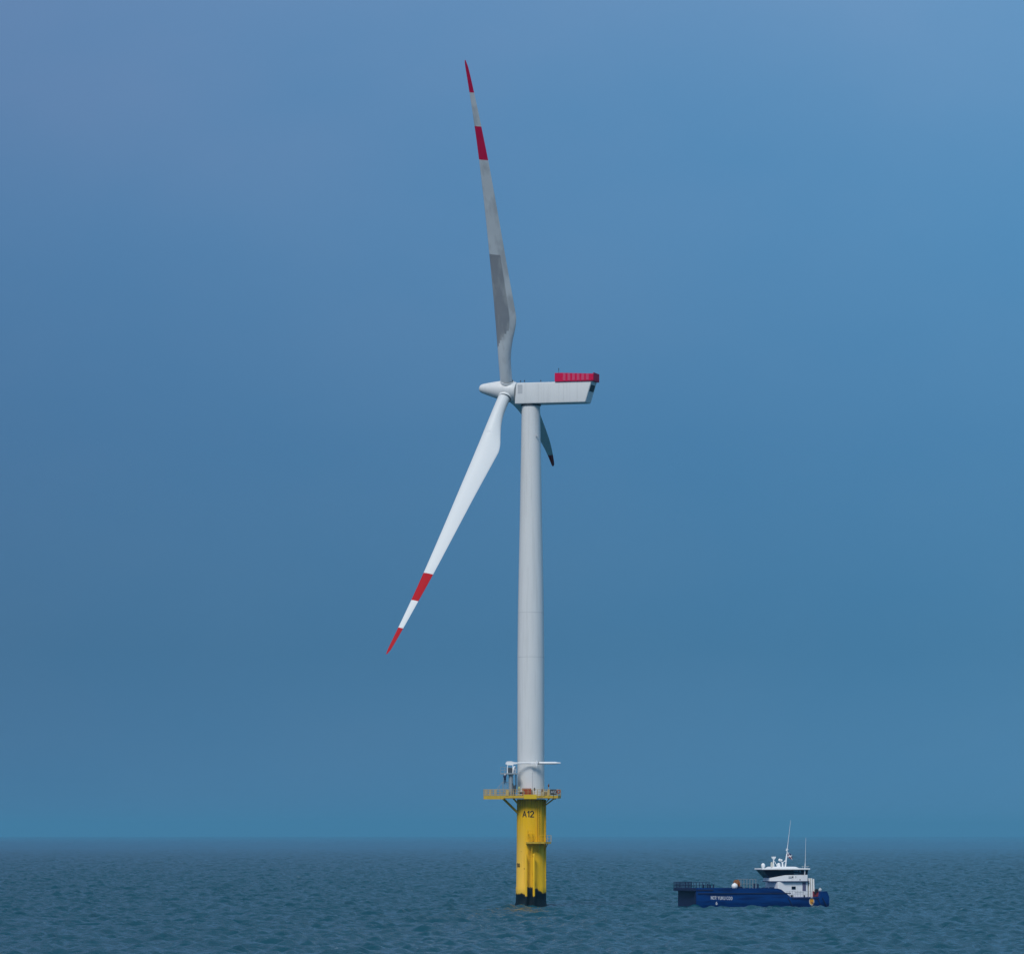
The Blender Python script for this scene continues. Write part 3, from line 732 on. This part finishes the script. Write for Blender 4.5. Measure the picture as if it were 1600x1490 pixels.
# worker in navy on the crane ladder
def person(base):
    pe = empty('person', base, 'person in navy overalls climbing the ladder under the crane platform', 'person')
    J = {'pel': (0, 0, 0.92), 'wai': (0, -0.02, 1.08), 'che': (0, 0.0, 1.30), 'nek': (0, 0.02, 1.47), 'hed': (0.0, 0.03, 1.58), 'top': (0, 0.03, 1.68),
         'shl': (-0.19, 0.01, 1.40), 'ell': (-0.27, 0.14, 1.22), 'hal': (-0.20, 0.33, 1.40),
         'shr': (0.19, 0.01, 1.40), 'elr': (0.25, 0.16, 1.52), 'har': (0.20, 0.33, 1.72),
         'hil': (-0.10, 0, 0.88), 'knl': (-0.12, 0.16, 0.52), 'anl': (-0.11, 0.12, 0.10), 'tol': (-0.11, 0.32, 0.05),
         'hir': (0.10, 0, 0.88), 'knr': (0.12, 0.26, 0.66), 'anr': (0.11, 0.14, 0.36), 'tor': (0.11, 0.33, 0.33)}
    rad = {'pel': .15, 'wai': .135, 'che': .16, 'nek': .062, 'hed': .095, 'top': .075, 'shl': .075, 'ell': .052, 'hal': .04, 'shr': .075, 'elr': .052, 'har': .04,
           'hil': .10, 'knl': .07, 'anl': .055, 'tol': .04, 'hir': .10, 'knr': .07, 'anr': .055, 'tor': .04}
    E_ = [('pel', 'wai'), ('wai', 'che'), ('che', 'nek'), ('nek', 'hed'), ('hed', 'top'), ('che', 'shl'), ('shl', 'ell'), ('ell', 'hal'), ('che', 'shr'), ('shr', 'elr'), ('elr', 'har'),
          ('pel', 'hil'), ('hil', 'knl'), ('knl', 'anl'), ('anl', 'tol'), ('pel', 'hir'), ('hir', 'knr'), ('knr', 'anr'), ('anr', 'tor')]
    for s in ('hal', 'har'):
        sx = -1 if s == 'hal' else 1
        hx, hy, hz = J[s]
        for i in range(4):
            a_ = s + 'f%d' % i; J[a_] = (hx + (i - 1.5) * 0.022, hy + 0.05, hz + 0.045); rad[a_] = 0.012
            b_ = a_ + 'b'; J[b_] = (hx + (i - 1.5) * 0.022, hy + 0.085 - 0.004 * i, hz + 0.01); rad[b_] = 0.010
            E_ += [(s, a_), (a_, b_)]
        a_ = s + 't'; J[a_] = (hx - sx * 0.045, hy + 0.05, hz - 0.02); rad[a_] = 0.013; E_.append((s, a_))
    names = list(J); idx = {n: i for i, n in enumerate(names)}
    me = bpy.data.meshes.new('body'); me.from_pydata([J[n] for n in names], [(idx[a_], idx[b_]) for a_, b_ in E_], [])
    o = bpy.data.objects.new('body', me); C.objects.link(o)
    md = o.modifiers.new('skin', 'SKIN'); md.use_smooth_shade = True
    sk = me.skin_vertices[0].data
    for n, i in idx.items(): sk[i].radius = (rad[n], rad[n])
    sk[idx['pel']].use_root = True
    o.modifiers.new('sub', 'SUBSURF').levels = 1
    dg = bpy.context.evaluated_depsgraph_get(); ev = o.evaluated_get(dg)
    m2_ = bpy.data.meshes.new_from_object(ev); m2_.name = 'body'
    bpy.data.objects.remove(o)
    for q in (M['navy'], M['skin'], M['black']): m2_.materials.append(q)
    for p in m2_.polygons:
        c = p.center
        isk = c.z > 1.49 and abs(c.x) < 0.14 or (c.y > 0.32 and c.z > 1.2)
        p.material_index = 1 if isk else (2 if (c.z < 0.12 or (c.z < 0.40 and c.y > 0.2)) else 0)
    o = bpy.data.objects.new('body', m2_); C.objects.link(o); o.parent = pe
    q = MB(); q.rings([(1.63, 0.125), (1.645, 0.12), (1.70, 0.115), (1.75, 0.085), (1.775, 0.02)], 16, 0, (0, 0.02, 0)); q.build('helmet', M['helmet'], pe)
    for sx in (-1, 1):
        q = MB(); q.ball((sx * 0.036, 0.122, 1.60), 0.013, 8); q.build('eye', M['black'], pe)
        q = MB(); q.ball((sx * 0.098, 0.03, 1.575), (0.014, 0.026, 0.034), 8); q.build('ear', M['skin'], pe)
    q = MB(); q.ball((0, 0.132, 1.572), (0.015, 0.024, 0.024), 8); q.build('nose', M['skin'], pe)
    q = MB(); q.ball((0, 0.116, 1.535), (0.026, 0.010, 0.007), 8); q.build('mouth', M['rust'], pe)
    return pe


person((-4.45, -3.50, 21.02))

# ------------------------------------------------------------------ the blue service vessel
BO = (38.40, 1.5, 0.0); BET = R(17.8)
bt = empty('service_vessel', BO, 'dark blue service vessel with white wheelhouse lying right of the turbine', 'boat', rz=BET)
top = [(-12.15, 3.10), (2.85, 3.02), (3.3, 2.88), (4.95, 1.66), (10.45, 1.66), (10.7, 2.62), (11.85, 2.66), (12.32, 1.72)]
mb = MB(); rr = []
for x, z in [(-12.15, 3.10), (-11.6, 3.10)] + [(-10 + 1.6 * k, 3.08) for k in range(8)] + top[1:]:
    xe = x
    y = 4.5
    if x > 11: y = 4.5 - (x - 11) * 0.25
    rr.append([(xe, -y, z), (xe, -y, 1.2), (xe, -y + 0.10, -0.2), (xe - (0.2 if x > 12 else 0), -y + 0.9, -1.3), (xe - (0.2 if x > 12 else 0), y - 0.9, -1.3), (xe, y - 0.10, -0.2), (xe, y, 1.2), (xe, y, z)])
mb.loft(rr)
hl = mb.build('hull', M['hull'], bt)
mb = MB(); mb.box((-12.21, 0, 1.15), (0.14, 8.7, 3.3)); mb.build('bow_panel', M['hull_dark'], hl)  # dark navy panel covering the flat bow end
mb = MB(); mb.box((-12.62, 0, 3.0), (0.98, 9.0, 0.5)); mb.build('bow_step', M['hull_dark'], hl, bevel=0.05)
# bulwark along the foredeck, both sides
for s in (-1, 1):
    mb = MB(); mb.loft([[(x, s * 4.5, z0), (x, s * 4.5, z1), (x, s * 4.38, z1), (x, s * 4.38, z0)] for x, z0, z1 in ((-12.15, 3.08, 3.26), (2.7, 3.0, 3.2), (3.35, 2.8, 3.0), (5.0, 1.6, 1.8))])
    mb.build('bulwark', M['hull'], hl)
mb = MB()
for s in (-1, 1):
    mb.box((-10.6, s * 4.54, 2.95), (3.0, 0.12, 0.22)); mb.box((-3.4, s * 4.54, 2.35), (17.0, 0.12, 0.16)); mb.box((7.8, s * 4.54, 1.45), (5.0, 0.10, 0.14))
    for x in (4.6, 9.9, 10.9):
        mb.tube((x, s * 4.53, 1.55), (x + 0.9, s * 4.45, 0.0), 0.09, n=8)
mb.build('rubbing_strake', M['hull_dark'], hl)
# name and draught mark
v, f = text_mesh('NCR YUKU COO', 0.52, 0.17, 0.30, width=3.85)
mb = MB(); mb.add([(-7.55 + x, -4.507 - l, 1.32 + y - x * 0.03) for x, y, l in v], f); mb.build('name_lettering', M['flag_white'], hl)
v, f = text_mesh('6', 0.46, 0.22); mb = MB(); mb.add([(-8.5 + x, -4.507 - l, 0.46 + y) for x, y, l in v], f); mb.build('draught_mark', M['flag_white'], hl)
# round gold emblem near the stern
ex, ez = 8.95, 0.95
mb = MB()
ell = lambda rx, rz, y: [(ex + rx * math.cos(2 * math.pi * k / 28), y, ez + rz * math.sin(2 * math.pi * k / 28)) for k in range(28)]
mb.loft([ell(0.36, 0.58, -4.49), ell(0.36, 0.58, -4.52)], 0)
o0 = ell(0.47, 0.70, -4.515); i0 = ell(0.37, 0.58, -4.515); base_i = len(mb.v)
mb.add(o0 + i0, [(k, (k + 1) % 28, 28 + (k + 1) % 28, 28 + k) for k in range(28)], 1)
for k in range(3):
    x0 = ex - 0.12 + k * 0.16; mb.add([(x0, -4.526, ez - 0.08 - k * 0.05), (x0 + 0.07, -4.526, ez - 0.06 - k * 0.05), (x0 + 0.30, -4.526, ez - 0.5), (x0 + 0.22, -4.526, ez - 0.55)], [(0, 1, 2, 3)], 2)
mb.build('emblem', [M['gold'], M['cream'], M['hull_dark']], hl)
# bow railing
mb = MB(); lo = []
pts = [(-9.8, -4.42), (-12.15, -4.42), (-13.0, -4.42), (-13.0, 4.42), (-9.8, 4.42)]
for a_, b_ in zip(pts[:-1], pts[1:]):
    n_ = max(1, round(math.dist(a_, b_) / 0.55))
    for k in range(n_ + 1):
        x = a_[0] + (b_[0] - a_[0]) * k / n_; y = a_[1] + (b_[1] - a_[1]) * k / n_
        mb.tube((x, y, 3.2), (x, y, 4.28), 0.055, n=6)
    for z in (3.75, 4.26): mb.tube((*a_, z), (*b_, z), 0.035, n=6)
for x, y, h in ((-9.9, -4.0, 0.9), (-9.3, -3.6, 0.75), (-10.6, -3.8, 0.8), (-8.9, -4.1, 0.8)): mb.tube((x, y, 3.1), (x, y, 3.1 + h), 0.12, n=8)
mb.build('bow_railing', M['hull_dark'], bt)
# deck posts and fittings
for x, y, h in ((-1.35, -3.9, 0.95), (-0.72, -3.9, 0.9)):
    mb = MB(); mb.rings([(3.05, 0.17), (3.05 + h * 0.8, 0.14), (3.05 + h * 0.82, 0.18), (3.05 + h, 0.16)], 12, 0, (x, y, 0)); mb.build('bollard', M['hull_dark'], bt)
mb = MB()
for k in range(7):
    x = -1.9 + k * 0.55; mb.tube((x, 2.6, 3.05), (x, 2.6, 4.75), 0.05, n=6)
for z in (3.9, 4.7): mb.tube((-1.9, 2.6, z), (1.4, 2.6, z), 0.03, n=6)
mb.build('cargo_rack', M['steel'], bt)
for x, y, w, h in ((-3.9, -3.7, 0.7, 0.5), (-2.7, -3.7, 0.5, 0.28), (0.6, -3.8, 1.2, 0.3), (1.9, -3.7, 0.8, 0.34), (-6.8, -3.6, 0.6, 0.25)): 
    mb = MB(); mb.box((x, y, 3.05 + h / 2), (w, 0.6, h)); mb.build('deck_fitting', M['hull_dark'], bt, bevel=0.05)

# deckhouse
dh = MB(); dh.loft([[(3.3, -3.0, z), (8.85, -3.0, z), (8.85, 3.0, z), (3.3, 3.0, z)] for z in (1.6, 4.28)])
dk = dh.build('deckhouse', M['ship_white'], bt, bevel=0.08)
mb = MB(); mb.box((6.2, -3.02, 3.25), (0.72, 0.08, 0.5)); mb.build('window', M['glass'], dk)
mb = MB(); mb.box((8.15, -3.02, 3.45), (0.62, 0.08, 1.45)); mb.build('door', M['purple'], dk)
mb = MB(); mb.box((7.3, -3.015, 2.48), (1.6, 0.05, 0.08)); mb.build('handrail', M['pale_grey'], dk)
# wheelhouse: angled plan, windows raked outwards all round
slab = [(2.25, -1.5), (2.25, 1.5), (4.4, 3.25), (8.95, 3.25), (8.95, -3.25), (4.4, -3.25)]
mb = MB(); mb.prism([(2.2, -1.6), (2.2, 1.6), (4.3, 3.4), (8.95, 3.4), (8.95, -3.4), (4.3, -3.4)], 4.28, 4.42)
mb.build('shadow_strip', M['gap_shadow_blue'], bt)  # dark slab standing in for the shadow line below the wheelhouse
plan = [(2.35, -1.5), (2.35, 1.5), (4.6, 3.05), (8.75, 3.05), (8.75, -3.05), (4.6, -3.05)]
zb = [4.95, 4.95, 5.45, 5.5, 5.5, 5.45]
lowr = [(x, y, 4.42) for x, y in plan]; upr = [(x, y, z) for (x, y), z in zip(plan, zb)]
mb = MB(); mb.loft([lowr, upr]); wh = mb.build('wheelhouse', M['ship_white'], bt)
outp = [(1.05, -1.75), (1.05, 1.75), (4.05, 3.35), (8.8, 3.2), (8.8, -3.2), (4.05, -3.35)]
ztop = 6.36
wb = [(x, y, z) for (x, y), z in zip(plan, zb)]; wtp = [(x, y, ztop) for x, y in outp]
mb = MB(); mb.loft([wb, wtp]); wn_ = mb.build('window_band', M['glass'], wh)
# lighter side panes and pillars


def on_side(x, t, out=0.02):
    i, j = 5, 4                       # near side facet, plan points 5 (front) to 4 (aft)
    f = (x - plan[i][0]) / (plan[j][0] - plan[i][0])
    b_ = Vector(wb[i]).lerp(Vector(wb[j]), f); t_ = Vector(wtp[i]).lerp(Vector(wtp[j]), f)
    return b_.lerp(t_, t) + Vector((0, -out, 0))


for x0, x1, mm_ in ((6.3, 7.1, 'glass_light'), (7.3, 7.55, 'glass_light')):
    mb = MB(); mb.add([on_side(x0, 0.1), on_side(x1, 0.1), on_side(x1, 0.88), on_side(x0, 0.88)], [(0, 1, 2, 3)]); mb.build('pane', M[mm_], wn_)
for x0, x1 in ((8.12, 8.32),):
    mb = MB(); mb.add([on_side(x0, 0, 0.03), on_side(x1, 0, 0.03), on_side(x1, 1, 0.03), on_side(x0, 1, 0.03)], [(0, 1, 2, 3)]); mb.build('pillar', M['ship_white'], wn_)
mb = MB(); mb.box((5.55, -3.07, 5.08), (0.62, 0.06, 0.36)); mb.build('vent_grille', M['pale_grey'], wh)
mb = MB(); mb.add([(5.95, -3.06, 5.26), (6.12, -3.06, 5.26), (6.12, -3.06, 4.9), (5.95, -3.06, 4.98), (5.88, -3.06, 5.1)], [(0, 1, 2, 3, 4)]); mb.build('side_marking', M['dark'], wh); mb = MB()
mb.add([(6.52, -3.06, 5.28), (6.62, -3.06, 5.28), (6.66, -3.06, 5.1), (6.60, -3.06, 4.92), (6.54, -3.06, 4.92), (6.58, -3.06, 5.1)], [(0, 1, 2, 3, 4, 5)])
mb.build('side_marking', M['dark'], wh)
mb = MB(); mb.box((7.35, -3.07, 4.66), (0.16, 0.08, 0.16)); mb.build('deck_light', M['dark'], wh)
roofp = [(0.85, -1.9), (0.85, 1.9), (3.95, 3.55), (9.1, 3.45), (9.1, -3.45), (3.95, -3.55)]
mb = MB(); mb.prism(roofp, 6.36, 6.62); rf = mb.build('roof', M['ship_white'], bt, bevel=0.04)
mb = MB(); mb.loft([[(2.9, -2.2, 6.62), (7.6, -2.2, 6.62), (7.6, 2.2, 6.62), (2.9, 2.2, 6.62)], [(3.3, -1.8, 6.88), (7.0, -1.8, 6.88), (7.0, 1.8, 6.88), (3.3, 1.8, 6.88)]]); mb.build('roof_box', M['ship_white'], rf)
mb = MB()
for x in (7.8, 8.6): mb.tube((x, -3.2, 6.62), (x, -3.2, 7.0), 0.025, n=6)
mb.tube((7.6, -3.2, 6.95), (9.0, -3.2, 6.95), 0.03, n=6); mb.build('roof_rail', M['pale_grey'], rf)
# roof gear; px-to-x on the centreline
mb = MB(); mb.tube((1.55, -0.5, 6.62), (1.55, -0.5, 6.75), 0.14, n=12); mb.ball((1.55, -0.5, 7.08), (0.36, 0.36, 0.42), 18); mb.build('radar_dome', M['ship_white'], rf)
mb = MB(); mb.rings([(6.8, 0.16), (7.5, 0.10), (8.25, 0.10)], 10, 0, (3.55, -0.3, 0))
mb.tube((3.6, -0.3, 8.0), (4.35, -0.3, 6.8), 0.045, n=6)
mb.loft([[(3.55 - w, -0.45, z), (3.55 + w, -0.45, z), (3.55 + w, -0.15, z), (3.55 - w, -0.15, z)] for z, w in ((8.1, 0.08), (8.45, 0.36), (8.62, 0.40))])
mb.build('radar_mast', M['ship_white'], rf)
mb = MB(); mb.box((3.1, -0.6, 7.15), (0.3, 0.3, 0.6)); mb.ball((3.1, -0.6, 7.5), 0.19, 12); mb.build('horn', M['cream'], rf)
mb = MB(); mb.box((4.35, -0.6, 7.08), (0.5, 0.5, 0.45)); mb.ball((4.4, -0.6, 7.35), (0.28, 0.25, 0.18), 12); mb.build('antenna_base', M['ship_white'], rf)
mb = MB(); mb.tube((5.2, -0.4, 6.85), (5.15, -0.4, 7.7), 0.17, 0.12, n=10); mb.tube((5.15, -0.4, 7.6), (4.62, -0.4, 7.95), 0.07, n=8)
mb.ball((4.62, -0.45, 8.05), 0.24, 12); mb.ball((4.98, -0.45, 8.0), 0.17, 12); mb.tube((5.15, -0.4, 7.6), (5.65, -0.4, 7.85), 0.05, n=8); mb.ball((5.6, -0.4, 7.85), 0.12, 10)
mb.build('searchlight', M['ship_white'], rf)
mb = MB(); mb.tube((5.75, -0.2, 6.8), (6.05, -0.2, 9.1), 0.15, 0.11, n=10); mb.tube((6.05, -0.2, 9.1), (6.2, -0.2, 10.6), 0.06, n=8); mb.tube((6.2, -0.2, 10.5), (6.75, -0.2, 14.9), 0.045, 0.02, n=6)
mb.box((6.02, -0.2, 9.75), (0.26, 0.1, 0.25)); mb.tube((5.9, -0.2, 10.0), (6.35, -0.2, 9.8), 0.04, n=6); mb.tube((6.1, -0.2, 9.15), (6.5, -0.2, 9.3), 0.03, n=6)
mb.build('main_mast', M['ship_white'], rf)
mb = MB(); mb.tube((8.45, -2.6, 6.6), (8.5, -2.6, 7.4), 0.06, n=8); mb.tube((8.5, -2.6, 7.4), (8.62, -2.6, 11.9), 0.04, 0.018, n=6); mb.build('whip_antenna', M['ship_white'], rf)
# exhaust casing aft of the house
mb = MB(); mb.loft([[(9.0, -2.9, z), (a_, -2.9, z), (a_, 2.6, z), (9.0, 2.6, z)] for z, a_ in ((1.6, 10.35), (4.0, 10.0), (4.9, 9.75))])
cs = mb.build('exhaust_casing', M['cream'], bt, bevel=0.06)
for x in (9.1, 9.5, 9.9):
    mb = MB(); mb.tube((x + 0.12, -3.0, 1.7), (x, -2.98, 4.9 if x < 9.8 else 4.8), 0.12, n=10); mb.build('exhaust_pipe', M['ship_white'], cs)
# side deck railing in front of the house
mb = MB()
for k in range(10):
    x = 4.5 + k * 0.5; mb.tube((x, -4.2, 1.66), (x, -4.2, 2.72), 0.04, n=6)
for z in (2.2, 2.7): mb.tube((4.5, -4.2, z), (9.0, -4.2, z), 0.03, n=6)
mb.build('side_railing', M['pale_grey'], bt)
for x in (5.35, 5.6, 7.75):
    mb = MB(); mb.box((x, -4.1, 1.85), (0.16, 0.3, 0.38)); mb.build('mooring_bitt', M['black'], bt)


def on_boat(x, y, z):
    c_, s_ = math.cos(BET), math.sin(BET)
    return (BO[0] + x * c_ - y * s_, BO[1] + x * s_ + y * c_, z)


# loose things aboard
p0 = on_boat(-4.85, -3.6, 3.05)
mb = MB(); mb.ball((0, 0, 0.52), 0.54, 20); mb.rings([(-0.02, 0.2), (0.06, 0.2)], 12); mb.tube((0, 0, 1.0), (0, 0, 1.14), 0.06, n=8)
o = mb.build('buoy', M['ship_white']); o.location = p0; tag(o, 'round white buoy on the fore deck beside the rusty drum', 'buoy')
dr = empty('cable_drum', on_boat(-4.25, -3.0, 3.05), 'rusty orange cable drum standing behind the white buoy', 'drum', rz=R(27))
for s in (-1, 1):
    mb = MB(); mb.rings([(s * 0.18, 0.80), (s * 0.25, 0.80)], 28, 0, (0, 0, 0.84), (1, 0, 0)); mb.build('flange', M['tan'], dr)
mb = MB(); mb.rings([(-0.18, 0.55), (0.18, 0.55)], 24, 0, (0, 0, 0.84), (1, 0, 0)); mb.build('core', M['rust'], dr)
wn0 = empty('deck_winch', on_boat(10.75 - 0.55, -3.2, 1.66), 'dull red deck winch with dark drums on the aft deck', 'winch', rz=BET)
mb = MB()
for x in (-0.45, 0.35): mb.prism([(x - 0.08, -0.35), (x + 0.08, -0.35), (x + 0.08, 0.35), (x - 0.08, 0.35)], 0, 1.0)
mb.box((-0.05, 0, 0.42), (0.9, 0.5, 0.7)); mb.build('frame', M['flag_red'], wn0, bevel=0.04)
mb = MB(); mb.tube((0.05, -0.42, 1.15), (0.05, 0.42, 1.15), 0.26, n=16); mb.tube((-0.25, -0.42, 0.75), (-0.25, 0.3, 0.75), 0.18, n=16); mb.build('drum', M['black'], wn0)
p0 = on_boat(10.95, -3.4, 2.62)
mb = MB(); mb.ball((0, 0, 0.24), (0.30, 0.30, 0.34), 16); mb.tube((0, 0, 0.5), (0, 0, 0.66), 0.05, n=8)
o = mb.build('fender_ball', M['pale_grey']); o.location = p0; tag(o, 'small pale fender ball beside the red deck winch', 'fender')
# flag streaming from the mast
p0 = on_boat(6.15, -0.2, 8.55)
mb = MB(); nx, nz = 10, 7; vv = []
for j in range(nz):
    for i in range(nx):
        u_, w_ = i / (nx - 1), j / (nz - 1)
        vv.append((u_ * 0.95, 0.12 * math.sin(u_ * 7 + w_) * u_, w_ * 0.85 - u_ * 0.55))
fs_ = []; fm_ = []
for j in range(nz - 1):
    for i in range(nx - 1):
        fs_.append((j * nx + i, j * nx + i + 1, (j + 1) * nx + i + 1, (j + 1) * nx + i))
        d1 = abs(i / 8 - j / 5) < 0.16 or abs(i / 8 - (1 - j / 5)) < 0.14
        fm_.append(2 if d1 else (0 if j < 3 else 1))
mb.v = vv; mb.f = fs_; mb.m = fm_
o = mb.build('flag', [M['flag_red'], M['flag_blue'], M['flag_white']]); o.location = p0; o.rotation_euler = (0, 0, BET)
tag(o, 'small dark flag with white diagonals flying from the main mast', 'flag')
md = o.modifiers.new('thick', 'SOLIDIFY'); md.thickness = 0.01

# ------------------------------------------------------------------ sea haze
HZ = True
if HZ:
    mb = MB(); mb.box((CAM_X, 27000, 83), (62000, 66000, 176))
    hz = mb.build('haze', []) if False else None
    me = bpy.data.meshes.new('haze'); me.from_pydata(mb.v, [], mb.f)
    hz = bpy.data.objects.new('haze', me); C.objects.link(hz); tag(hz, kind='stuff')
    hm = bpy.data.materials.new('sea_haze'); hm.use_nodes = True; t = hm.node_tree; t.nodes.clear()
    pv = t.nodes.new('ShaderNodeVolumePrincipled'); ou = t.nodes.new('ShaderNodeOutputMaterial')
    pv.inputs['Color'].default_value = (0.20, 0.61, 0.86, 1); pv.inputs['Density'].default_value = 4.0e-5
    pv.inputs['Anisotropy'].default_value = 0.0
    t.links.new(pv.outputs[0], ou.inputs['Volume']); me.materials.append(hm)
